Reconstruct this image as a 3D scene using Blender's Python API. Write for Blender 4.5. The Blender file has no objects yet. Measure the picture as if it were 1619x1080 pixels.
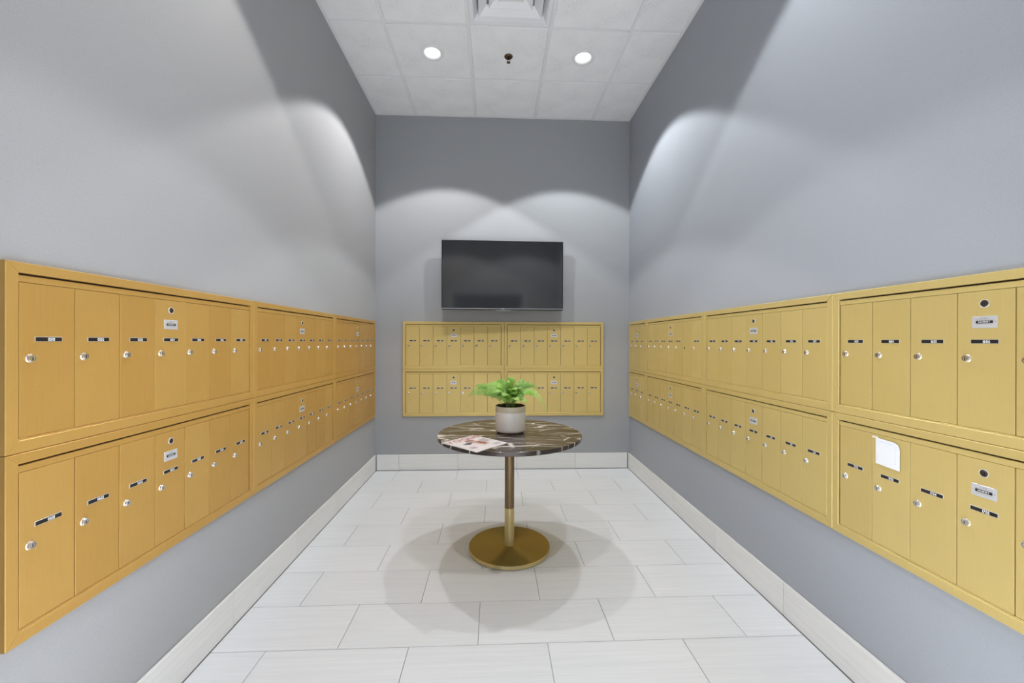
import bpy, bmesh, math, random
from mathutils import Vector, Matrix
random.seed(7)
sc = bpy.context.scene
col = sc.collection
PI = math.pi

# ------------------------------------------------------------------ camera
WL, WR, D, H = 1.205, 1.401, 4.200, 3.637      # left wall, right wall, back wall, ceiling height
YF = 0.46                                       # front wall (with the doorway the camera looks through)
CAMZ = 1.3248
cd = bpy.data.cameras.new('camera'); cam = bpy.data.objects.new('camera', cd); col.objects.link(cam)
yaw, pitch, roll = 0.04327, -0.00105, 0.0024
fw = Vector((math.sin(yaw)*math.cos(pitch), math.cos(yaw)*math.cos(pitch), math.sin(pitch)))
rt = Vector((math.cos(yaw), -math.sin(yaw), 0)); up = rt.cross(fw)
r2 = rt*math.cos(roll) + up*math.sin(roll); u2 = -rt*math.sin(roll) + up*math.cos(roll)
M = Matrix((r2, u2, -fw)).transposed().to_4x4(); M.translation = (0, 0, CAMZ)
cam.matrix_world = M
cd.sensor_width = 36.0; cd.lens = 642.9875/1619*36.0; cd.clip_start = 0.02
sc.camera = cam

# ------------------------------------------------------------------ view, world, lights
sc.view_settings.view_transform = 'Standard'; sc.view_settings.look = 'None'
sc.view_settings.gamma = 1.0; sc.view_settings.use_curve_mapping = False
sc.view_settings.exposure = 0.0
w = bpy.data.worlds.new('world'); sc.world = w; w.use_nodes = True
w.node_tree.nodes['Background'].inputs[0].default_value = (0.9, 0.95, 1.0, 1); w.node_tree.nodes['Background'].inputs[1].default_value = 0.3

LX = (-0.503, 0.717); LY = (3.291, 1.465)
SPOT = 83.0
SPOTS = {(0, 0): (1.0, (1.0, .985, .985)), (1, 0): (1.0, (.95, .98, 1.0)), (0, 1): (.72, (1.0, .97, .94)), (1, 1): (.78, (.96, .98, 1.0))}
def spot(x, y, k, c):
    l = bpy.data.lights.new('downlight_or_fill_lamp', 'SPOT'); o = bpy.data.objects.new('downlight_or_fill_lamp', l); col.objects.link(o)
    o.location = (x, y, H-0.004); l.energy = SPOT*k; l.color = c
    l.spot_size = math.radians(104); l.spot_blend = 0.12; l.shadow_soft_size = 0.03
    return o
for (i, j), (k, c) in SPOTS.items(): spot(LX[i], LY[j], k, c)
# added unseen fill spots: bounce off the lobby floor brightens the ceiling
LOBBY_FILL = 1650.0
for x in (-.05, .25):
    o = spot(x, -.20, LOBBY_FILL/SPOT, (.97, .985, 1)); o.name = 'lobby_fill_lamp'

# ------------------------------------------------------------------ materials
def mat(name):
    m = bpy.data.materials.new(name); m.use_nodes = True
    nt = m.node_tree; b = nt.nodes['Principled BSDF']
    return m, nt, b
def node(nt, t, **kw):
    n = nt.nodes.new(t)
    for k, v in kw.items(): setattr(n, k, v)
    return n
def coords(nt, scale=(1, 1, 1), kind='Object', off=None):
    tc = node(nt, 'ShaderNodeTexCoord'); mp = node(nt, 'ShaderNodeMapping'); mp.inputs['Scale'].default_value = scale
    nt.links.new(tc.outputs[kind], mp.inputs['Vector'])
    if off is not None: nt.links.new(off, mp.inputs['Location'])
    return mp.outputs['Vector']
def noise(nt, vec, scale, detail=3, rough=.5):
    n = node(nt, 'ShaderNodeTexNoise'); n.inputs['Scale'].default_value = scale; n.inputs['Detail'].default_value = detail
    n.inputs['Roughness'].default_value = rough; nt.links.new(vec, n.inputs['Vector']); return n.outputs['Fac']
def ramp(nt, fac, stops):
    r = node(nt, 'ShaderNodeValToRGB'); e = r.color_ramp.elements
    while len(e) < len(stops): e.new(.5)
    for el, (p, c) in zip(e, stops): el.position = p; el.color = (*c, 1)
    nt.links.new(fac, r.inputs['Fac']); return r.outputs['Color']
def mixc(nt, fac, a, b, mode='MIX'):
    m = node(nt, 'ShaderNodeMix', data_type='RGBA', blend_type=mode)
    for s, v in ((0, fac), (6, a), (7, b)):
        if isinstance(v, (int, float)): m.inputs[s].default_value = v
        elif isinstance(v, tuple): m.inputs[s].default_value = (*v, 1)
        else: nt.links.new(v, m.inputs[s])
    return m.outputs[2]
def bump(nt, b, h, strength=.2, dist=.001):
    n = node(nt, 'ShaderNodeBump'); n.inputs['Strength'].default_value = strength; n.inputs['Distance'].default_value = dist
    nt.links.new(h, n.inputs['Height']); nt.links.new(n.outputs['Normal'], b.inputs['Normal'])
def orand(nt):
    return node(nt, 'ShaderNodeObjectInfo').outputs['Random']
def simple(name, c, rough=.5, metal=0, spec=.5):
    m, nt, b = mat(name); b.inputs['Base Color'].default_value = (*c, 1); b.inputs['Roughness'].default_value = rough
    b.inputs['Metallic'].default_value = metal; b.inputs['Specular IOR Level'].default_value = spec
    return m
def m_wall(name, a_, b_):
    m, nt, b = mat(name); v = coords(nt)
    c = ramp(nt, noise(nt, v, 260, 2), [(.3, a_), (.7, b_)])
    nt.links.new(c, b.inputs['Base Color']); b.inputs['Roughness'].default_value = .62; b.inputs['Specular IOR Level'].default_value = .3
    bump(nt, b, noise(nt, v, 300, 2), .25, .001); return m
def m_tile(name, c1, c2, axis):
    m, nt, b = mat(name)
    rnd = node(nt, 'ShaderNodeVectorMath', operation='SCALE'); rnd.inputs[0].default_value = (31, 57, 13)
    nt.links.new(orand(nt), rnd.inputs['Scale'])
    sc_ = {'x': (2.2, 70, 70), 'y': (70, 2.2, 70)}[axis]
    v = coords(nt, sc_, off=rnd.outputs[0])
    f = noise(nt, v, 1.0, 4, .6)
    c = ramp(nt, f, [(.3, c1), (.7, c2)])
    k = ramp(nt, orand(nt), [(0, (.96, .96, .96)), (1, (1, 1, 1))])
    c = mixc(nt, 1.0, c, k, 'MULTIPLY')
    nt.links.new(c, b.inputs['Base Color']); b.inputs['Roughness'].default_value = .34; b.inputs['Specular IOR Level'].default_value = .4
    return m
def m_gold(name, c0, c1, c2, st, br):
    m, nt, b = mat(name)
    rnd = node(nt, 'ShaderNodeVectorMath', operation='SCALE'); rnd.inputs[0].default_value = (17, 29, 41)
    nt.links.new(orand(nt), rnd.inputs['Scale'])
    v = coords(nt, (1, 1, 1), off=rnd.outputs[0])
    vb = coords(nt, (60, 60, 2.5), off=rnd.outputs[0])
    f1 = noise(nt, v, 7, 4, .6); f2 = noise(nt, vb, 4, 3, .6)
    base = ramp(nt, orand(nt), [(0, c0), (.5, c1), (1, c2)])
    c = mixc(nt, ramp(nt, f1, [(.35, (0, 0, 0)), (.75, (.32, .32, .32))]), base, st)
    c = mixc(nt, ramp(nt, f2, [(.3, (0, 0, 0)), (.8, (.16, .16, .16))]), c, br)
    sp = noise(nt, v, 260, 1); c = mixc(nt, ramp(nt, sp, [(.80, (0, 0, 0)), (.84, (.5, .5, .5))]), c, (.80, .70, .42))
    nt.links.new(c, b.inputs['Base Color']); b.inputs['Metallic'].default_value = .35
    nt.links.new(ramp(nt, f1, [(.2, (.36, .36, .36)), (.8, (.5, .5, .5))]), b.inputs['Roughness'])
    bump(nt, b, f2, .06, .001); return m
def m_marble():
    m, nt, b = mat('dark_brown_veined_marble'); v = coords(nt)
    n1 = node(nt, 'ShaderNodeTexNoise'); n1.inputs['Scale'].default_value = 4.5; n1.inputs['Detail'].default_value = 6; nt.links.new(v, n1.inputs['Vector'])
    base = ramp(nt, n1.outputs['Fac'], [(.3, (.026, .022, .020)), (.5, (.058, .045, .040)), (.7, (.115, .090, .078))])
    def vein(scale, rot, stretch, wdt, thr):
        d = node(nt, 'ShaderNodeVectorMath', operation='SCALE'); d.inputs['Scale'].default_value = .10; nt.links.new(n1.outputs['Color'], d.inputs[0])
        a = node(nt, 'ShaderNodeVectorMath', operation='ADD'); nt.links.new(v, a.inputs[0]); nt.links.new(d.outputs[0], a.inputs[1])
        mp = node(nt, 'ShaderNodeMapping'); mp.inputs['Rotation'].default_value = (0, 0, rot); mp.inputs['Scale'].default_value = stretch
        nt.links.new(a.outputs[0], mp.inputs['Vector'])
        vo = node(nt, 'ShaderNodeTexVoronoi', feature='DISTANCE_TO_EDGE'); vo.inputs['Scale'].default_value = scale; nt.links.new(mp.outputs[0], vo.inputs['Vector'])
        line = ramp(nt, vo.outputs['Distance'], [(0, (1, 1, 1)), (wdt, (.55, .55, .55)), (wdt*2.2, (0, 0, 0))])
        msk = ramp(nt, noise(nt, mp.outputs[0], 2.3, 2), [(thr, (0, 0, 0)), (thr+.12, (1, 1, 1))])
        return mixc(nt, 1.0, line, msk, 'MULTIPLY')
    c = mixc(nt, vein(2.6, .35, (1, 4.2, 1), .017, .42), base, (.86, .80, .74))
    c = mixc(nt, vein(4.2, -.85, (1, 4.0, 1), .017, .47), c, (.74, .69, .64))
    nt.links.new(c, b.inputs['Base Color']); b.inputs['Roughness'].default_value = .2; b.inputs['Specular IOR Level'].default_value = .25; return m
def m_brushed(name, c, rough, aniso, radial=False):
    m, nt, b = mat(name); b.inputs['Base Color'].default_value = (*c, 1); b.inputs['Metallic'].default_value = 1.0
    b.inputs['Roughness'].default_value = rough; b.inputs['Anisotropic'].default_value = aniso
    if radial:
        b.inputs['Anisotropic Rotation'].default_value = .25; tg = node(nt, 'ShaderNodeTangent', direction_type='RADIAL', axis='Z'); nt.links.new(tg.outputs[0], b.inputs['Tangent'])
    return m
def m_ceil():
    m, nt, b = mat('speckled_acoustic_tile'); v = coords(nt)
    n = noise(nt, v, 120, 3, .7); big = noise(nt, v, 5, 2)
    c = ramp(nt, n, [(.33, (.55, .56, .57)), (.45, (.92, .925, .93)), (1, (.95, .955, .96))])
    c2 = mixc(nt, ramp(nt, big, [(.4, (0, 0, 0)), (.65, (1, 1, 1))]), (.94, .945, .95), c)
    nt.links.new(c2, b.inputs['Base Color']); b.inputs['Roughness'].default_value = .9; b.inputs['Specular IOR Level'].default_value = .1
    bump(nt, b, n, .3, .002); return m
def m_leaf():
    m, nt, b = mat('fern_green'); r = orand(nt)
    v = coords(nt); n = noise(nt, v, 30, 2)
    a = ramp(nt, r, [(0, (.09, .28, .02)), (.5, (.22, .48, .03)), (1, (.40, .64, .12))])
    c = mixc(nt, ramp(nt, n, [(.35, (0, 0, 0)), (.7, (.6, .6, .6))]), a, (.46, .66, .20))
    nt.links.new(c, b.inputs['Base Color']); b.inputs['Roughness'].default_value = .38
    b.inputs['Transmission Weight'].default_value = 0; b.inputs['Subsurface Weight'].default_value = 0
    return m
def m_pot():
    m, nt, b = mat('warm_grey_glazed_ceramic'); v = coords(nt, (30, 30, 3)); n = noise(nt, v, 6, 3)
    c = ramp(nt, n, [(.3, (.80, .79, .785)), (.7, (.88, .87, .865))]); nt.links.new(c, b.inputs['Base Color']); b.inputs['Roughness'].default_value = .35; return m
def emis(name, c, s):
    m, nt, b = mat(name); b.inputs['Base Color'].default_value = (*c, 1); b.inputs['Emission Color'].default_value = (*c, 1); b.inputs['Emission Strength'].default_value = s; return m

WALL = m_wall('wall_paint_cool_cast', (.360, .382, .418), (.395, .417, .456))  # right wall: cooler light cast put into the blue-grey paint colour
WALLB = m_wall('wall_paint_mid_cast', (.362, .375, .392), (.397, .410, .428))  # back wall: same paint, tinted midway between the side walls' casts
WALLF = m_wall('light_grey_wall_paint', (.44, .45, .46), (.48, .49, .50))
WALLW = m_wall('wall_paint_warm_cast', (.385, .388, .398), (.420, .424, .434))  # left wall: same paint, the warmer light cast painted into its colour
FLOORT = m_tile('pale_porcelain_floor_tile', (.735, .757, .79), (.795, .817, .85), 'x')
BASET_X = m_tile('pale_porcelain_base_tile', (.80, .81, .80), (.86, .87, .86), 'x')
BASET_Y = m_tile('pale_porcelain_base_tile_side', (.79, .785, .765), (.86, .855, .835), 'y')
GROUT = simple('grey_grout', (.30, .30, .30), .9)
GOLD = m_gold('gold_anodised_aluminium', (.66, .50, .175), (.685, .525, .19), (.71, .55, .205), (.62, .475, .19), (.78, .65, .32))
GOLDL = m_gold('orange_gold_aluminium_warm_cast', (.575, .33, .078), (.60, .35, .088), (.63, .385, .105), (.53, .31, .085), (.70, .47, .17))  # left units: more orange finish, deepened by a painted-in warm light cast
DARKGAP = simple('dark_recess', (.035, .022, .010), .8)
CHROME = simple('chrome_lock_metal', (.80, .78, .77), .22, .9)
KEYH = simple('dark_keyhole', (.04, .035, .03), .5, .3)
BRONZE = simple('dark_master_lock', (.07, .05, .04), .3, .6)
SILVER = simple('silver_plate', (.72, .73, .76), .38, .45)
BLACK = simple('black_plate', (.012, .010, .010), .4)
WHITE = simple('white_lettering', (.88, .88, .88), .5)
GREYTXT = simple('grey_lettering', (.28, .28, .32), .5)
MARBLE = m_marble()
BRASS = m_brushed('brushed_brass', (.40, .29, .085), .42, 1.0, True)
BRASSP = m_brushed('brushed_brass_tube', (.78, .65, .32), .36, 1.0, True)
BROWN = m_brushed('dark_bronze_tube', (.22, .155, .085), .42, .2, True)
RUBBER = simple('black_rubber', (.02, .02, .02), .7)
CEIL = m_ceil()
CWHITE = simple('white_painted_metal', (.86, .87, .88), .45)
VENTW = simple('white_vent_metal', (.84, .85, .87), .4)
LENS = emis('lit_lamp_lens', (1, .99, .97), 3.0)
REFL = simple('white_reflector', (.93, .93, .93), .25)
BRASSOLD = simple('aged_brass', (.13, .08, .045), .4, .8)
TVB = simple('black_plastic', (.012, .012, .014), .35)
SCREEN = simple('black_screen_glass', (.006, .007, .010), .10); SCREEN.node_tree.nodes['Principled BSDF'].inputs['IOR'].default_value = 2.3
TVSIL = simple('grey_trim_metal', (.50, .52, .55), .35, .6)
LEAF = m_leaf(); POT = m_pot()
STEM = simple('fern_stem', (.28, .42, .12), .5)
POTBAND = simple('beige_glaze_band', (.58, .53, .41), .35)
POTDARK = simple('dark_brown_glaze', (.06, .035, .028), .4)
SOIL = simple('dark_soil', (.02, .016, .012), .95)
PAPER = simple('white_paper', (.84, .86, .89), .75)
PRINTB = simple('pale_blue_print', (.58, .64, .76), .8)
TAPE = simple('pale_tape', (.86, .82, .72), .4)
COVER = simple('glossy_pale_pink_cover', (.80, .73, .74), .3)
PAGES = simple('white_page_edges', (.78, .76, .75), .7)
INKR = simple('rose_ink', (.50, .20, .20), .4)
INKD = simple('charcoal_ink', (.10, .09, .12), .4)
INKS = simple('tan_ink', (.58, .36, .30), .4)
INKM = simple('maroon_ink', (.24, .06, .06), .4)
DOORB = simple('black_door_metal', (.02, .022, .022), .4)
GLASSD = simple('dark_door_glass', (.015, .03, .028), .08)

# ------------------------------------------------------------------ mesh helpers
class MB:
    def __init__(s): s.v = []; s.f = []; s.m = []; s.mats = []
    def mi(s, m):
        if m not in s.mats: s.mats.append(m)
        return s.mats.index(m)
    def add(s, vs, fs, m):
        o = len(s.v); k = s.mi(m); s.v += [tuple(p) for p in vs]
        for f in fs: s.f.append(tuple(i+o for i in f)); s.m.append(k)
    def box(s, a, b, m, bev=0):
        (x0, y0, z0), (x1, y1, z1) = a, b
        if bev <= 0:
            vs = [(x0, y0, z0), (x1, y0, z0), (x1, y1, z0), (x0, y1, z0), (x0, y0, z1), (x1, y0, z1), (x1, y1, z1), (x0, y1, z1)]
            s.add(vs, [(0, 3, 2, 1), (4, 5, 6, 7), (0, 1, 5, 4), (1, 2, 6, 5), (2, 3, 7, 6), (3, 0, 4, 7)], m)
        else:
            bm = bmesh.new(); bmesh.ops.create_cube(bm, size=1)
            for v in bm.verts: v.co = Vector(((x0+x1)/2+v.co.x*(x1-x0), (y0+y1)/2+v.co.y*(y1-y0), (z0+z1)/2+v.co.z*(z1-z0)))
            bmesh.ops.bevel(bm, geom=bm.edges[:], offset=bev, segments=1, affect='EDGES')
            bm.verts.index_update()
            s.add([v.co[:] for v in bm.verts], [[v.index for v in f.verts] for f in bm.faces], m); bm.free()
    def facebox(s, x0, x1, z0, z1, yb, yf, m, bev=.0012):   # plate facing -y, chamfered at the front
        vs = [(x0, yb, z0), (x1, yb, z0), (x1, yb, z1), (x0, yb, z1)]
        vs += [(x0, yf+bev, z0), (x1, yf+bev, z0), (x1, yf+bev, z1), (x0, yf+bev, z1)]
        vs += [(x0+bev, yf, z0+bev), (x1-bev, yf, z0+bev), (x1-bev, yf, z1-bev), (x0+bev, yf, z1-bev)]
        fs = [(8, 9, 10, 11), (0, 3, 2, 1)]
        for k in range(4):
            n = (k+1) % 4; fs += [(k, n, 4+n, 4+k), (4+k, 4+n, 8+n, 8+k)]
        s.add(vs, fs, m)
    def lathe(s, prof, m, seg=32, c=(0, 0, 0), axis='z', cap0=True, cap1=True):
        vs = []; fs = []; n = len(prof)
        for r, h in prof:
            for k in range(seg):
                a = 2*PI*k/seg; x, y = r*math.cos(a), r*math.sin(a)
                vs.append((c[0]+x, c[1]+y, c[2]+h) if axis == 'z' else (c[0]+x, c[1]-h, c[2]+y))
        for i in range(n-1):
            for k in range(seg):
                q = (k+1) % seg; fs.append((i*seg+k, i*seg+q, (i+1)*seg+q, (i+1)*seg+k))
        if cap0: fs.append(tuple(reversed(range(seg))))
        if cap1: fs.append(tuple((n-1)*seg+k for k in range(seg)))
        s.add(vs, fs, m)
    def build(s, name, parent=None, smooth=False, loc=(0, 0, 0), rot=(0, 0, 0)):
        me = bpy.data.meshes.new(name); me.from_pydata(s.v, [], s.f)
        for m in s.mats: me.materials.append(m)
        me.polygons.foreach_set('material_index', s.m); me.update()
        if smooth: smooth_by_angle(me)
        return place(name, me, parent, loc, rot)
def smooth_by_angle(me, ang=35):
    bm = bmesh.new(); bm.from_mesh(me)
    for f in bm.faces: f.smooth = True
    for e in bm.edges:
        e.smooth = len(e.link_faces) == 2 and e.calc_face_angle(0) < math.radians(ang)
    bm.to_mesh(me); bm.free()
def place(name, me, parent=None, loc=(0, 0, 0), rot=(0, 0, 0)):
    o = bpy.data.objects.new(name, me); col.objects.link(o); o.location = loc; o.rotation_euler = rot
    if parent: o.parent = parent
    return o
def thing(name, label, cat, loc=(0, 0, 0), rz=0, group=None):
    o = bpy.data.objects.new(name, None); o.empty_display_size = .1; col.objects.link(o); o.location = loc; o.rotation_euler = (0, 0, rz)
    o['label'] = label; o['category'] = cat
    if group: o['group'] = group
    return o
def struct(o): o['kind'] = 'structure'; return o

# glyphs (built-in font) as reusable vertex/face lists
GL = {}
def load_glyphs(chars, fat=.03):
    obs = []
    for ch in chars:
        c = bpy.data.curves.new('glyph', 'FONT'); c.body = ch; c.size = 1.0; c.offset = fat; c.resolution_u = 2
        o = bpy.data.objects.new('glyph', c); col.objects.link(o); obs.append((ch, o, c))
    bpy.context.view_layer.update(); dg = bpy.context.evaluated_depsgraph_get()
    for ch, o, c in obs:
        me = bpy.data.meshes.new_from_object(o.evaluated_get(dg))
        vs = [(v.co.x, v.co.y) for v in me.vertices]; fs = [tuple(p.vertices) for p in me.polygons]
        x0 = min(v[0] for v in vs); x1 = max(v[0] for v in vs)
        GL[ch] = ([(a-x0, b) for a, b in vs], fs, x1-x0)
        bpy.data.objects.remove(o); bpy.data.meshes.remove(me)
    for _, _, c in obs: bpy.data.curves.remove(c)
def text_width(t, h, sx, gap): return sum((GL[c][2]*h*sx if c != ' ' else .3*h*sx)+gap for c in t)-gap
def text_on(mb, t, xc, zc, y, h, m, sx=1.0, gap=.0008, fn=None):
    # h = cap height; writes on the plane y facing -y, centred
    k = h/.70; x = xc-text_width(t, k, sx, gap)/2
    for c in t:
        if c == ' ': x += .3*k*sx+gap; continue
        vs, fs, wd = GL[c]
        pts = [(x+a*k*sx, y, zc-h/2+b*k) for a, b in vs]
        if fn: pts = [fn(p) for p in pts]
        mb.add(pts, fs, m); x += wd*k*sx+gap
load_glyphs('0123456789USMAIL.BRYVOGE')

# ------------------------------------------------------------------ room shell
ZC = H+.16
WY = .011    # wall plane lies this far behind the mailbox fronts' reference plane
def slab(name, a, b, m, parent=None):
    mb = MB(); mb.box(a, b, m); return mb.build(name, parent)
YB = -3.0
struct(slab('wall_back', (-WL-.2, D+WY, -.05), (WR+.2, D+.2, ZC), WALLB))
DY0, DY1, DZ = YF+.03, 1.040, 2.02       # dark door in the left wall
mb = MB()
mb.box((-WL-.2, DY1, -.05), (-WL-WY, D+WY, ZC), WALLW); mb.box((-WL-.2, YB, DZ), (-WL-WY, DY1, ZC), WALLW); mb.box((-WL-.2, YB, -.05), (-WL-WY, DY0, DZ), WALLW)
struct(mb.build('wall_left'))
struct(slab('wall_right', (WR+WY, YB, -.05), (WR+.2, D+WY, ZC), WALL))
mb = MB()   # front wall: header and two jambs round the doorway
OX0, OX1, OZ = -.64, .74, 2.12
mb.box((-WL-WY, YF-.12, -.05), (OX0, YF, ZC), WALLF); mb.box((OX1, YF-.12, -.05), (WR+WY, YF, ZC), WALLF); mb.box((OX0, YF-.12, OZ), (OX1, YF, ZC), WALLF)
struct(mb.build('wall_front'))
struct(slab('wall_lobby', (-WL-.2, YB-.1, -.05), (WR+.2, YB, ZC), simple('charcoal_wall_paint', (.05, .05, .055), .7)))
dr = MB()
dr.box((-WL-.06, DY0, 0), (-WL-.004, DY1, .12), DOORB); dr.box((-WL-.06, DY0, DZ-.07), (-WL-.004, DY1, DZ), DOORB)
dr.box((-WL-.06, DY0, .12), (-WL-.004, DY0+.06, DZ-.07), DOORB); dr.box((-WL-.06, DY1-.06, .12), (-WL-.004, DY1, DZ-.07), DOORB)
door = struct(dr.build('door_1')); g = MB(); g.box((-WL-.04, DY0+.06, .12), (-WL-.03, DY1-.06, DZ-.07), GLASSD); g.build('door_glass', door)

# floor: grout bed and tiles in running bond
fl = struct(slab('floor', (-WL-.2, YB, -.06), (WR+.2, D+.1, -.004), GROUT))
rows = [4.19, 3.882, 3.572, 3.266, 2.966, 2.666, 2.370, 2.071, 1.776, 1.478, 1.180, .882, .584, .286, -.012]
PX = .6035
for r in range(len(rows)-1):
    y1, y0 = rows[r], rows[r+1]; x = -.971 if r % 2 == 0 else -.6725
    xs = [x+PX*k for k in range(-1, 5)]
    xs = [-WL+.004]+[q for q in xs if -WL+.03 < q < WR-.03]+[WR-.004]
    for a, b in zip(xs[:-1], xs[1:]):
        mb = MB(); g2 = .0013
        cx, cy = (a+b)/2, (y0+y1)/2; hx, hy = (b-a)/2-g2, (y1-y0)/2-g2; bv = .0012
        vs = [(-hx, -hy, -.004), (hx, -hy, -.004), (hx, hy, -.004), (-hx, hy, -.004), (-hx, -hy, -bv), (hx, -hy, -bv), (hx, hy, -bv), (-hx, hy, -bv),
              (-hx+bv, -hy+bv, 0), (hx-bv, -hy+bv, 0), (hx-bv, hy-bv, 0), (-hx+bv, hy-bv, 0)]
        fs = [(8, 9, 10, 11)]
        for k in range(4): n = (k+1) % 4; fs += [(k, n, 4+n, 4+k), (4+k, 4+n, 8+n, 8+k)]
        mb.add(vs, fs, FLOORT); mb.build('floor_tile', fl, loc=(cx, cy, 0))
lobf = MB(); lobf.box((-WL-.006, YB, -.004), (WR+.006, -.015, 0), FLOORT); lobf.build('lobby_floor', fl)

# tiled baseboards
BH = .160
def baseboard(name, pts, axis, fixed, sgn, m):
    root = None
    for a, b in zip(pts[:-1], pts[1:]):
        mb = MB(); g2 = .0011; L = (b-a)/2-g2
        if axis == 'x': lo, hi = (-L, -.006, .001-BH/2), (L, .006, BH/2); loc = ((a+b)/2, fixed, BH/2)
        else: lo, hi = (-.006, -L, .001-BH/2), (.006, L, BH/2); loc = (fixed, (a+b)/2, BH/2)
        mb.box(lo, hi, m, .0015)
        if root is None:
            bk = MB()
            if axis == 'x': bk.box((pts[0], fixed+.0015, 0), (pts[-1], fixed+.006, BH-.003), GROUT)
            else: bk.box((min(fixed+sgn*.0015, fixed+sgn*.006), pts[0], 0), (max(fixed+sgn*.0015, fixed+sgn*.006), pts[-1], BH-.003), GROUT)
            root = struct(bk.build(name))
        mb.build('baseboard_tile', root, loc=loc)
baseboard('baseboard_back', [-WL+.008, -.971, -.371, .235, .841, WR-.008], 'x', D+.004, 1, BASET_X)
baseboard('baseboard_left', [1.046, 1.33, 1.936, 2.543, 3.150, 3.757, D-.006], 'y', -WL-.004, -1, BASET_Y)
baseboard('baseboard_right', [YF, .696, 1.302, 1.908, 2.514, 3.123, 3.730, D-.006], 'y', WR+.004, 1, BASET_Y)

# ceiling: slab, lay-in tiles, grid bars, wall angle
ce = struct(slab('ceiling', (-WL-.2, YB, ZC), (WR+.2, D+.2, ZC+.08), CWHITE))
gx = [-WL-.006, -.806, -.198, .412, 1.018, WR+.006]; gy = [D+.006, 3.597, 2.985, 2.375, 1.768, 1.160, YF]
BW = .011
def tile_mesh(x0, x1, y0, y1, hole=None, z0=0, z1=.016):
    mb = MB(); b = BW+.0006
    x0 += b; x1 -= b; y0 += b; y1 -= b
    cx, cy = (x0+x1)/2, (y0+y1)/2
    if hole is None:
        mb.box((x0-cx, y0-cy, z0), (x1-cx, y1-cy, z1), CEIL, .004)
    else:
        n = 40; vs = []; hx, hy = (x1-x0)/2, (y1-y0)/2
        for k in range(n):
            a = 2*PI*(k+.0)/n+PI/4; c, s_ = math.cos(a), math.sin(a); t = min(hx/abs(c) if abs(c) > 1e-6 else 9, hy/abs(s_) if abs(s_) > 1e-6 else 9)
            vs += [(hole*c, hole*s_, z0), (c*t, s_*t, z0), (hole*c, hole*s_, z1), (c*t, s_*t, z1)]
        fs = []
        for k in range(n):
            q = (k+1) % n; A, B = 4*k, 4*q
            fs += [(A, B, B+1, A+1), (A+2, A+3, B+3, B+2), (A, A+2, B+2, B), (A+1, B+1, B+3, A+3)]
        mb.add(vs, fs, CEIL)
    return mb, (cx, cy)
for j in range(len(gy)-1):
    for i in range(len(gx)-1):
        if (i, j) == (2, 2): continue      # the air diffuser fills this bay
        hole = .078 if (i in (1, 3) and j in (1, 4)) else None
        mb, (cx, cy) = tile_mesh(gx[i], gx[i+1], gy[j+1], gy[j], hole)
        mb.build('ceiling_tile', ce, loc=(cx, cy, H-.003))
for x in gx[1:-1]:
    mb = MB(); mb.box((-BW, -(gy[0]-YF)/2, 0), (BW, (gy[0]-YF)/2, .014), CWHITE, .0008); mb.build('grid_bar', ce, loc=(x, (gy[0]+YF)/2, H-.001))
for y in gy[1:-1]:
    for a, b in zip(gx[:-1], gx[1:]):
        mb = MB(); L = (b-a)/2-BW; mb.box((-L, -BW, 0), (L, BW, .013), CWHITE, .0008); mb.build('grid_bar', ce, loc=((a+b)/2, y, H-.0008))
mb = MB(); mb.box((-WL-WY, YF, 0), (-WL+.012, D+WY, .002), CWHITE); struct(mb.build('trim_1', loc=(0, 0, H-.006)))
mb = MB(); mb.box((WR-.012, YF, 0), (WR+WY, D+WY, .002), CWHITE); struct(mb.build('trim_2', loc=(0, 0, H-.006)))
mb = MB(); mb.box((-WL+.012, D-.012, 0), (WR-.012, D+WY, .002), CWHITE); struct(mb.build('trim_3', loc=(0, 0, H-.006)))
lc = MB(); lc.box((-WL-.008, YB, H), (WR+.008, YF-.12, H+.02), CEIL); lc.build('lobby_ceiling', ce)

# ------------------------------------------------------------------ wall mailboxes
P = .1397; G = .0596; UH = .4864; ZB = .5504
TOP, BOT = .0275, .0325
FD, DD = .0145, .0100          # frame and door fronts, in front of the wall plane
def frame_mesh(W, gm):
    mb = MB(); hw = W/2+G/2-.0008
    o = [(-hw, .0008), (hw, .0008), (hw, UH-.0008), (-hw, UH-.0008)]
    i = [(-W/2, BOT), (W/2, BOT), (W/2, UH-TOP), (-W/2, UH-TOP)]
    e = .0016
    def inset(p, d, sgn): return [(p[0][0]+sgn*d, p[0][1]+sgn*d), (p[1][0]-sgn*d, p[1][1]+sgn*d), (p[2][0]-sgn*d, p[2][1]-sgn*d), (p[3][0]+sgn*d, p[3][1]-sgn*d)]
    rings = [(o, 0), (o, -FD+e), (inset(o, e, 1), -FD), (inset(i, e, -1), -FD), (i, -FD+e), (i, -.002)]
    for k in range(4):      # four mitred bars with a hairline joint
        n = (k+1) % 4
        sv = []
        for ring, y in rings:
            a, b = Vector(ring[k]), Vector(ring[n]); d = (b-a).normalized()*.0004
            a, b = a+d, b-d; sv += [(a.x, y, a.y), (b.x, y, b.y)]
        m = len(rings); fs = [(2*q, 2*q+1, 2*q+3, 2*q+2) for q in range(m-1)]
        fs += [tuple(2*q for q in range(m)), tuple(2*q+1 for q in reversed(range(m)))]
        mb.add(sv, fs, gm)
    return mb
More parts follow.
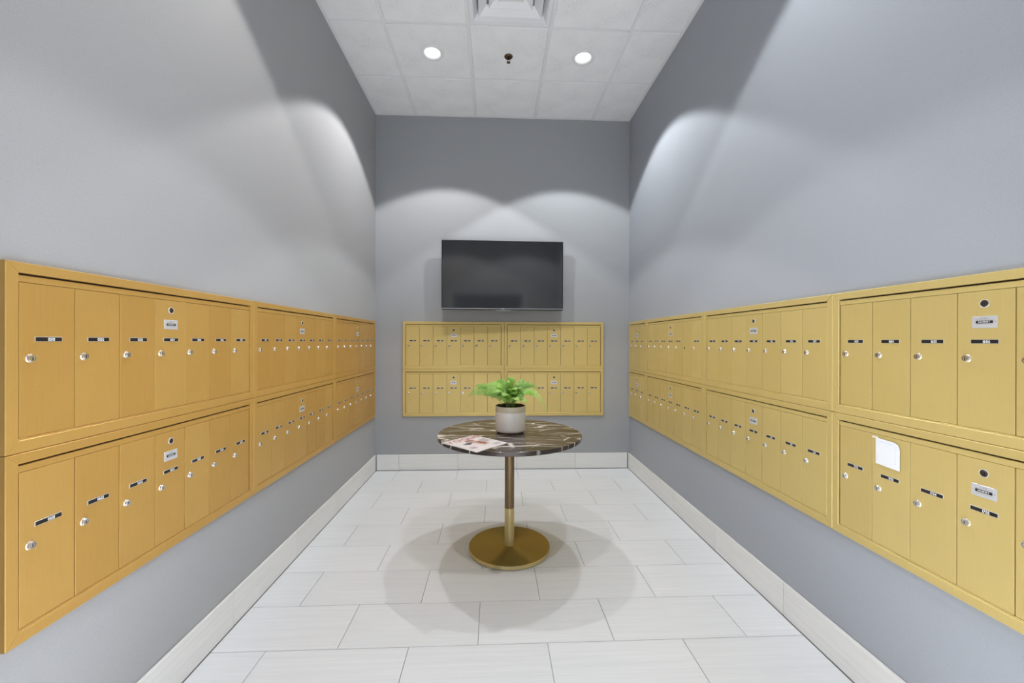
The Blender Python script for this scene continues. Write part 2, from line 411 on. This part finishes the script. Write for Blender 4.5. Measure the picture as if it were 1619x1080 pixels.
def lock_mesh():
    mb = MB()
    mb.lathe([(.0118, 0), (.0118, .0012), (.0102, .0028), (.0098, .0060), (.0086, .0074), (.0066, .0074)], CHROME, 22, axis='y', cap0=False, cap1=False)
    mb.lathe([(.0066, .0074), (.0062, .0062)], KEYH, 22, axis='y', cap0=False, cap1=False)
    mb.lathe([(.0062, .0062), (.0058, .0070)], CHROME, 22, axis='y', cap0=False)
    mb.box((-.0011, -.0074, -.0042), (.0011, -.0069, .0034), KEYH)
    return mb
def master_mesh():
    mb = MB()
    mb.lathe([(.0118, 0), (.0118, .0016), (.0110, .0026), (.0100, .0020)], SILVER, 22, axis='y', cap0=False, cap1=False)
    mb.lathe([(.0100, .0020), (.0070, .0012), (.0060, .0022)], BRONZE, 22, axis='y', cap0=False)
    mb.box((-.0012, -.0032, -.005), (.0012, -.0024, .004), KEYH)
    return mb
def emblem_mesh():      # metal label plate of the master door
    mb = MB(); w2, h2 = .0305, .0172
    mb.facebox(-w2, w2, -h2, h2, 0, -.0016, SILVER, .0006)
    mb.facebox(-.0205, .0205, -.0040, .0042, -.0016, -.0021, BLACK, .0002)
    text_on(mb, 'SALSBURY', 0, .0003, -.00225, .0044, WHITE, .82, .0006)
    text_on(mb, 'US MAIL', 0, .0108, -.00175, .0030, GREYTXT, 1.0, .0005)
    for z in (.0072, -.0075): mb.box((-.021, -.0018, z-.0003), (.021, -.0016, z+.0003), GREYTXT)
    for x in (-.0255, .0255): mb.lathe([(.0016, .0016), (.0010, .0022)], CHROME, 10, (x, 0, 0), 'y')
    return mb
DZ0, DZ1 = BOT+.0045, UH-TOP-.0235        # door bottom and top in the unit
PD = P-.0009     # door pitch: leaves a dark gap at each end of the opening
def door_mesh(m):
    mb = MB(); mb.facebox(-PD/2+.0013, PD/2-.0013, DZ0, DZ1, -.004, -DD, m, .0006); return mb
def mesh_of(mb, smooth=False):
    o = mb.build('tmp', smooth=smooth); me = o.data; bpy.data.objects.remove(o); return me
ME_LOCK = mesh_of(lock_mesh(), True); ME_MASTER = mesh_of(master_mesh(), True); ME_EMB = mesh_of(emblem_mesh()); ME_DOOR = {m.name: mesh_of(door_mesh(m)) for m in (GOLD, GOLDL)}
for me, nm in ((ME_LOCK, 'lock'), (ME_MASTER, 'master_lock'), (ME_EMB, 'maker_plate')): me.name = nm
ME_FRAME = {}
def plate_mesh(num):
    mb = MB()
    mb.facebox(-.0336, .0336, -.0064, .0064, 0, -.0013, SILVER, .0004)
    mb.facebox(-.0324, .0324, -.0054, .0054, -.0013, -.0016, BLACK, .0001)
    text_on(mb, num, .0055, 0, -.0018, .0080, WHITE, .84, .0005)
    return mb
def mailbox(label, loc, rz, numbers, master, tilt={}, bare=(), gm=None):
    gm = gm or GOLD; group = 'gold wall mailbox units'
    n = len(numbers); W = n*P
    t = thing('mailbox_unit', label, 'mailboxes', loc, rz, group)
    key = (n, gm.name)
    if key not in ME_FRAME: ME_FRAME[key] = mesh_of(frame_mesh(W, gm))
    place('frame', ME_FRAME[key], t)
    mb = MB(); mb.box((-W/2-.004, -.002, BOT-.004), (W/2+.004, 0, UH-TOP+.004), DARKGAP); mb.build('back_panel', t)
    zt = UH-TOP
    mb = MB(); mb.facebox(-W/2+.001, W/2-.001, zt-.0225, zt-.0055, -.003, -DD-.001, gm, .0012); mb.build('top_rail', t)
    mb = MB(); mb.facebox(-W/2+.001, W/2-.001, BOT+.0003, BOT+.0036, -.003, -DD-.002, gm, .0006); mb.build('bottom_rail', t)
    for k, num in enumerate(numbers):
        x = PD*(k+.5-n/2)
        a = math.radians(random.uniform(-.45, .45)) if k not in tilt else math.radians(tilt[k])
        d = place('door', ME_DOOR[gm.name], t, (x, 0, 0), (0, 0, a))
        if k in bare:
            mb = MB(); mb.lathe([(.0085, 0), (.0085, .0004)], KEYH, 18, axis='y', cap0=False); mb.build('empty_lock_hole', d, loc=(-P/2+.026, -DD, UH-.2465))
        else:
            plate_mesh(num).build('number_plate', d, loc=(0, -DD, UH-.1965))
            place('lock', ME_LOCK, d, (-P/2+.026, -DD, UH-.2465))
        if k == master:
            place('master_lock', ME_MASTER, d, (0, -DD, UH-.0875)); place('maker_plate', ME_EMB, d, (0, -DD, UH-.1405))
    return t
def nums(fl_, a, n=7): return ['%02d%02d' % (fl_, a+k) for k in range(n)]
YL, YR, XC = 1.0821, 1.6528, .1008; W7 = 7*P
for row in (0, 1):
    z = ZB+UH*(1-row); rn = ('upper', 'lower')[row]
    for c in range(3):
        yc = YL+W7/2+c*(W7+G)
        f = ((5, 6), (7, 8), (9, 10))[c][row]
        lab = ['gold %s mailbox unit on left wall, nearest the camera, doors %s01 to %s07' % (rn, '0%d' % f, '0%d' % f),
               'gold %s mailbox unit on left wall, middle one of that row' % rn,
               'gold %s mailbox unit on left wall, touching the back corner' % rn][c]
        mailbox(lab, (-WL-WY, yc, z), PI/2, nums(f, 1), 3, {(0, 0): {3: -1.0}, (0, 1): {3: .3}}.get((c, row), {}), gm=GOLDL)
    for c in range(2):
        xc = XC+(-1, 1)[c]*(W7+G)/2
        mailbox('gold %s %s mailbox unit on the back wall under the television' % (rn, ('left', 'right')[c]), (xc, D+WY, z), 0, nums((11, 12)[row], 1+7*c), 3)
    for c in range(4):
        n = 3 if c == 3 else 7
        y0 = YR-G-W7 if c == 0 else YR+(c-1)*(W7+G)
        f, a = (((16, 3), (17, 2)), ((15, 1), (15, 8)), ((14, 1), (14, 8)), ((13, 1), (13, 4)))[c][row]
        lab = ['gold %s mailbox unit on right wall, nearest the camera' % rn + (', cut by the frame', ', with a paper taped on')[row],
               'gold %s mailbox unit on right wall, second from the camera' % rn,
               'gold %s mailbox unit on right wall, third from the camera' % rn + (', one door without lock', '')[row],
               'narrow three-door gold %s mailbox unit on right wall at the back corner' % rn][c]
        mailbox(lab, (WR+WY, y0+n*P/2, z), -PI/2, nums(f, a, n), 1 if n == 3 else 3,
                {(1, 0): {0: 1.6}}.get((c, row), {}), (5,) if (c, row) == (2, 0) else ())

# notice taped to the right-hand lower unit
nt_ = thing('paper_notice', 'white paper notice taped to a gold mailbox door on right wall', 'paper', (WR+WY-DD-.0016, 1.3885, .881), -PI/2)
mb = MB(); nx, nz = 12, 10; pw, ph = .0885, .0945
vs = []; fs = []
for j in range(nz+1):
    for i in range(nx+1):
        u, v_ = i/nx, j/nz
        x = (u-.5)*pw; zz = v_*ph - .004*u
        curl = max(0, u+v_-1.78)
        vs.append((x-curl*.016, -.0012-.004*math.sin(PI*u)*.4-curl*curl*.06, zz-curl*.022))
for j in range(nz):
    for i in range(nx): a = j*(nx+1)+i; fs.append((a, a+1, a+nx+2, a+nx+1))
mb.add(vs, fs, PAPER); sheet = mb.build('sheet', nt_, smooth=True)
md = sheet.modifiers.new('thick', 'SOLIDIFY'); md.thickness = .0003
mb = MB()
mb.box((-.036, -.0034, .082), (.026, -.0032, .0832), PRINTB)
for k in range(7): mb.box((.029, -.0030, .016+k*.0095), (.0315, -.0028, .0185+k*.0095), PRINTB)
for k in range(6): mb.box((-.036, -.0032, .014+k*.004), (-.0345, -.0030, .0155+k*.004), PRINTB)
mb.build('printed_lines', sheet)
mb = MB(); mb.box((-.058, -.0021, .0915), (-.034, -.0017, .0985), TAPE); mb.build('tape', nt_)

# ------------------------------------------------------------------ television
tv = thing('wall_television', 'black flat television hung on back wall above the mailboxes', 'television', (.083, D+WY-.052, 1.987), math.radians(1.3))
tv.rotation_euler.x = math.radians(.95)
mb = MB(); w2, h2 = .6135, .3486
mb.box((-w2, -.058, -h2), (w2, -.030, h2), TVB, .003); mb.box((-.40, -.030, -.25), (.40, -.012, .22), TVB, .006); mb.build('body', tv)
mb = MB(); mb.box((-w2+.008, -.0592, -h2+.020), (w2-.008, -.0578, h2-.009), SCREEN); mb.build('screen', tv)
mb = MB(); mb.box((-w2+.002, -.0598, -h2+.010), (w2-.002, -.0578, -h2+.0165), TVSIL, .0006); mb.build('lower_trim', tv)
mb = MB(); mb.box((-.020, -.0612, -h2+.006), (.018, -.0596, -h2+.018), TVSIL, .0008); mb.box((-.072, -.056, -h2-.009), (.078, -.040, -h2), TVSIL, .002); mb.build('badge', tv)
mb = MB(); mb.box((-.20, -.016, -.15), (.20, .040, .15), DOORB, .002); mb.build('wall_bracket', tv)

# ------------------------------------------------------------------ pedestal table
TX, TY, TZ, TR = .0985, 2.596, .739, .455
tb = thing('pedestal_table', 'round dark marble pedestal table on a brass disc base', 'table', (TX, TY, 0))
mb = MB(); mb.lathe([(TR-.004, .7135), (TR, .7165), (TR, TZ-.003), (TR-.003, TZ)], MARBLE, 128); mb.build('tabletop', tb, True)
mb = MB(); mb.lathe([(.0305, .263), (.0305, .7125)], BROWN, 40); o = mb.build('upper_pole', tb, True); o['label'] = 'dark bronze upper length of the pole'
mb = MB(); mb.lathe([(.0310, .026), (.0310, .2628), (.0303, .2634)], BRASSP, 40); mb.build('lower_pole', tb, True)
mb = MB(); mb.lathe([(.2560, .0258), (.0290, .026)], BRASS, 128, cap0=False, cap1=False); mb.lathe([(.250, .004), (.256, .004), (.2575, .0055), (.2575, .0244), (.2560, .0258)], BRASSP, 128, cap1=False); mb.build('base_plate', tb, True)
mb = MB(); mb.lathe([(.246, 0), (.246, .0042)], RUBBER, 64); mb.build('foot_ring', tb, True)
mb = MB(); mb.lathe([(.10, .709), (.10, .7134)], BROWN, 40); mb.build('mounting_plate', tb, True)

# ------------------------------------------------------------------ potted fern
PXC, PYC = .1045, 2.622
pf = thing('potted_fern', 'green fern in a pale grey round ceramic pot on marble table', 'plant', (PXC, PYC, TZ))
mb = MB(); R0 = .0965; PH = .171
mb.lathe([(R0-.006, .010), (R0-.001, .016), (R0, .024), (R0, PH-.037)], POT, 64, cap1=False); mb.build('pot', pf, True)
mb = MB(); mb.lathe([(R0+.0002, PH-.037), (R0+.0002, PH-.003), (R0-.001, PH)], POTBAND, 64, cap0=False, cap1=False)
mb.lathe([(R0-.001, PH), (R0-.005, PH+.0005), (R0-.0065, PH-.003), (R0-.0065, PH-.045)], POTDARK, 64, cap0=False, cap1=False); o = mb.build('rim_band', pf, True); o['label'] = 'beige glazed band round the rim'
mb = MB(); mb.lathe([(R0-.011, 0), (R0-.009, .010)], POTDARK, 64); mb.build('foot', pf, True)
mb = MB(); mb.lathe([(R0-.007, PH-.030), (.05, PH-.022), (.012, PH-.018)], SOIL, 32, cap0=False); mb.build('soil', pf, True)
def frond(p0, p1, p2, p3, wmax, npair=22, roll_=0.0):
    mb = MB(); p0, p1, p2, p3 = map(Vector, (p0, p1, p2, p3))
    def B(t): s = 1-t; return p0*s**3+p1*3*s*s*t+p2*3*s*t*t+p3*t**3
    def T(t): s = 1-t; return ((p1-p0)*3*s*s+(p2-p1)*6*s*t+(p3-p2)*3*t*t).normalized()
    span = (p3-p0).length*1.15
    # rachis
    n = 12; ring = []
    for k in range(n+1):
        t = k/n; c = B(t); d = T(t); side = d.cross(Vector((0, 0, 1)))
        side = side.normalized() if side.length > .05 else Vector((1, 0, 0)); upn = side.cross(d).normalized(); r = .0016*(1-.75*t)
        ring.append([c+side*r, c+upn*r, c-side*r, c-upn*r])
    vs = [p for q in ring for p in q]; fs = []
    for k in range(n):
        for q in range(4): fs.append((4*k+q, 4*k+(q+1) % 4, 4*k+4+(q+1) % 4, 4*k+4+q))
    mb.add(vs, fs, STEM)
    for k in range(npair):
        t = .20+.80*k/(npair-1); c = B(min(t, .995)); d = T(min(t, .995)); side = d.cross(Vector((0, 0, 1)))
        side = side.normalized() if side.length > .05 else Vector((1, 0, 0)); upn = side.cross(d).normalized()
        side = (side*math.cos(roll_)+upn*math.sin(roll_)).normalized(); upn = side.cross(d).normalized()
        prof = math.sin(PI*min(1, (t-.12)/.88*.93+.06))**.65
        Lw = wmax*max(.12, prof)*(1-.25*t); bw = min(.0062, .72*span/npair)*(.7+.5*prof)
        for s in (-1, 1):
            dirn = (side*s*.90+d*.42+upn*random.uniform(-.18, .05)).normalized()
            nrm = dirn.cross(d).normalized(); wd = d*bw*.5
            droop = Vector((0, 0, -1))*Lw*random.uniform(.10, .28)
            a = c; m1 = c+dirn*Lw*.45; e = c+dirn*Lw*.88+droop*.6; tip = c+dirn*Lw+droop
            fold = upn*bw*.22
            vs = [a-wd*.7, a+wd*.7, m1-wd*1.05, m1+fold, m1+wd*1.05, e-wd*.62, e+fold*.6, e+wd*.62, tip, a+fold*.6]
            mb.add(vs, [(0, 9, 3, 2), (9, 1, 4, 3), (2, 3, 6, 5), (3, 4, 7, 6), (5, 6, 8), (6, 7, 8)], LEAF)
    return mb
def L3(x, y, z): return (x, y, z)    # pot-local coordinates, z above the table
ZS = PH-.02
FR = [  # tip (x, y, z), lift height, leaflet length
    ((-.268, -.02, .238), .305, .044), ((-.225, .02, .298), .300, .034), ((-.120, -.10, .262), .300, .036), ((-.09, .06, .318), .330, .034),
    ((.010, .03, .335), .36, .032), ((.055, -.06, .300), .33, .034), ((.110, .05, .310), .33, .032), ((.190, .01, .262), .345, .026),
    ((.236, -.05, .122), .318, .036), ((.150, -.09, .250), .29, .034), ((-.05, -.14, .250), .27, .034), ((.045, -.15, .215), .25, .032),
    ((.13, .10, .285), .32, .034), ((-.15, .11, .29), .32, .034), ((-.02, .13, .31), .33, .032), ((.10, -.13, .205), .24, .030), ((-.10, -.06, .300), .32, .032),
    ((.03, -.10, .285), .30, .030), ((-.015, -.05, .325), .345, .030), ((-.065, -.12, .195), .235, .026), ((.085, -.03, .325), .34, .030)]
for k in range(16):      # shorter inner fronds that fill the crown
    a = k*2.399+.4; rr = .05+.085*((k*7) % 16)/16
    FR.append(((rr*math.cos(a)*1.25, rr*math.sin(a), .300-.62*rr+.03*math.sin(k*3.1)), .315-.35*rr, .030))
for tip, hz, wl in FR:
    a = math.atan2(tip[1], tip[0]); r0 = .022
    p0 = (r0*math.cos(a), r0*math.sin(a), ZS-.004)
    p1 = (tip[0]*.20+random.uniform(-.006, .006), tip[1]*.20, ZS+(hz-ZS)*.78)
    p2 = (tip[0]*.66, tip[1]*.66, hz+(.012 if tip[2] > .2 else .03))
    frond(p0, p1, p2, tip, wl*1.15, 28 if wl > .03 else 22, -.8*math.cos(a)+random.uniform(-.25, .25)).build('frond', pf, smooth=False)

# ------------------------------------------------------------------ magazine
ca = Vector((-.29, 2.339)); cb = Vector((-.122, 2.518)); cc = Vector((.071, 2.305)); cdn = Vector((-.100, 2.128))
mo = (ca+cb+cc+cdn)/4; ex = ((cb-ca)+(cc-cdn)).normalized(); mw = ((cb-ca).length+(cc-cdn).length)/2; mh = ((cc-cb).length+(cdn-ca).length)/2
mg = thing('magazine', 'glossy pale pink magazine lying at the left edge of marble table', 'magazine', (mo.x, mo.y, TZ), math.atan2(ex.y, ex.x))
def sag(p):   # gentle wave of the cover, lifting by the free edge
    x, y, z = p; u = x/mw+.5; v = y/mh+.5
    return (x, y, z+.0012*math.sin(PI*v)+.003*max(0, u-.6)*max(0, .6-v))
def sheetgrid(z, m, th=0, grow=0):
    mb = MB(); n = 12; vs = []; fs = []
    for j in range(n+1):
        for i in range(n+1): vs.append(sag(((i/n-.5)*(mw+grow), (j/n-.5)*(mh+grow), z)))
    for j in range(n):
        for i in range(n): a = j*(n+1)+i; fs.append((a, a+1, a+n+2, a+n+1))
    k = (n+1)**2
    for p in vs[:k]: vs.append((p[0], p[1], p[2]-th))
    for j in range(n):
        for i in range(n): a = k+j*(n+1)+i; fs.append((a, a+n+1, a+n+2, a+1))
    bd = [i for i in range(n)]+[i*(n+1)+n for i in range(n)]+[(n+1)*n+n-i for i in range(n)]+[(n-i)*(n+1) for i in range(n)]
    for q in range(len(bd)): a, b = bd[q], bd[(q+1) % len(bd)]; fs.append((b, a, a+k, b+k))
    mb.add(vs, fs, m); return mb
sheetgrid(.0050, PAGES, .0046, -.004).build('pages', mg)
cv = sheetgrid(.0056, COVER, .0005).build('cover', mg)
mb = MB()
def poly(pts, m, z=.00585):
    c = Vector((sum(p[0] for p in pts)/len(pts), sum(p[1] for p in pts)/len(pts)))
    vs = [sag((p[0]*mw, p[1]*mh, z)) for p in pts]; mb.add(vs, [tuple(range(len(pts)))], m)
tm = MB()
text_on(mb, 'VOGUE', 0, 0, 0, .050, INKR, 1.0, .004, fn=lambda p: sag((p[0], p[2]+mh*.36, .0059)))
poly([(-.10, .16), (.12, .18), (.16, .05), (.05, .02), (-.06, .06)], INKS, .00590)            # head and shoulders
poly([(-.12, .20), (.02, .24), (.13, .20), (.14, .14), (.02, .17), (-.10, .15)], INKM, .00600)  # hair
poly([(-.34, .04), (-.12, .10), (.00, .04), (-.20, -.06)], INKD, .00592)
poly([(-.06, .03), (.20, .06), (.24, -.22), (.05, -.26)], INKS, .00594)
poly([(.06, .02), (.16, .03), (.19, -.18), (.10, -.20)], INKM, .00602)
for k in range(4): poly([(.22, .10-k*.06), (.44, .13-k*.06), (.44, .105-k*.06), (.22, .075-k*.06)], INKD, .00592)
for k in range(3): poly([(-.42, -.20-k*.05), (-.24, -.20-k*.05), (-.24, -.22-k*.05), (-.42, -.22-k*.05)], INKD if k % 2 else INKR, .00592)
for k in range(3): poly([(.20, -.30-k*.045), (.42, -.30-k*.045), (.42, -.315-k*.045), (.20, -.315-k*.045)], INKD, .00592)
mb.build('cover_print', cv)

# ------------------------------------------------------------------ ceiling fittings
def downlight(x, y, label):
    t = thing('recessed_downlight', label, 'ceiling light', (x, y, H), 0, 'recessed ceiling downlights')
    mb = MB(); mb.lathe([(.064, .004), (.066, -.004), (.073, -.0085), (.091, -.0070), (.094, -.0032)], CWHITE, 48, cap0=False, cap1=False); mb.build('trim_ring', t, True)
    mb = MB(); mb.lathe([(.064, .004), (.058, .045), (.052, .085)], REFL, 48, cap0=False, cap1=False); mb.build('reflector', t, True)
    mb = MB(); mb.lathe([(.052, .0855), (.0515, .079)], LENS, 40, cap0=True, cap1=True); mb.build('lens', t)
    return t
downlight(LX[0], LY[0], 'round white recessed downlight in ceiling tile, left of the sprinkler')
downlight(LX[1], LY[0], 'round white recessed downlight in ceiling tile, right of the sprinkler')
downlight(LX[0], LY[1], 'round white recessed downlight over the left wall, overhead of the camera view')
downlight(LX[1], LY[1], 'round white recessed downlight over the right wall, overhead of the camera view')

sp = thing('sprinkler_head', 'small brown fire sprinkler in middle of the ceiling between the downlights', 'sprinkler', (.109, 3.300, H-.003))
mb = MB(); mb.lathe([(.034, 0), (.034, -.004), (.026, -.012), (.020, -.013), (.017, -.006)], BRASSOLD, 32, cap0=False); mb.build('escutcheon', sp, True)
mb = MB(); mb.lathe([(.009, -.006), (.009, -.022), (.006, -.024)], BRASSOLD, 20)
for s in (-1, 1): mb.box((s*.010-.0018, -.003, -.048), (s*.010+.0018, .003, -.018), BRASSOLD)
mb.build('body', sp, True)
mb = MB(); mb.lathe([(.015, -.0500), (.015, -.0485), (.005, -.046)], BRASSOLD, 20); mb.build('deflector', sp)

vt = thing('ceiling_vent', 'square white air vent with stepped louvres in the ceiling', 'vent', ((gx[2]+gx[3])/2, (gy[2]+gy[3])/2, H))
def sqring(mb, prof, m):     # prof: (half size, z)
    vs = []; fs = []
    for h, z in prof: vs += [(-h, -h, z), (h, -h, z), (h, h, z), (-h, h, z)]
    for i in range(len(prof)-1):
        for k in range(4): n = (k+1) % 4; fs.append((4*i+k, 4*i+n, 4*i+4+n, 4*i+4+k))
    mb.add(vs, fs, m)
mb = MB(); sqring(mb, [(.296, .010), (.296, -.006), (.288, -.010), (.262, -.006), (.236, .030), (.225, .07)], VENTW); mb.build('outer_frame', vt)
mb = MB(); mb.box((-.225, -.225, .07), (.225, .225, .074), simple('vent_throat', (.48, .48, .49), .8)); mb.build('throat', vt)
for h in (.222, .150):
    mb = MB(); sqring(mb, [(h-.055, .040), (h-.004, -.004), (h, -.006), (h, -.0035), (h-.052, .043), (h-.055, .040)], VENTW); mb.build('louvre', vt)
mb = MB(); sqring(mb, [(.060, .035), (.088, .002), (.088, -.002)], VENTW); mb.add([(-.088, -.088, -.002), (.088, -.088, -.002), (.088, .088, -.002), (-.088, .088, -.002)], [(0, 3, 2, 1)], VENTW); mb.build('centre_panel', vt)
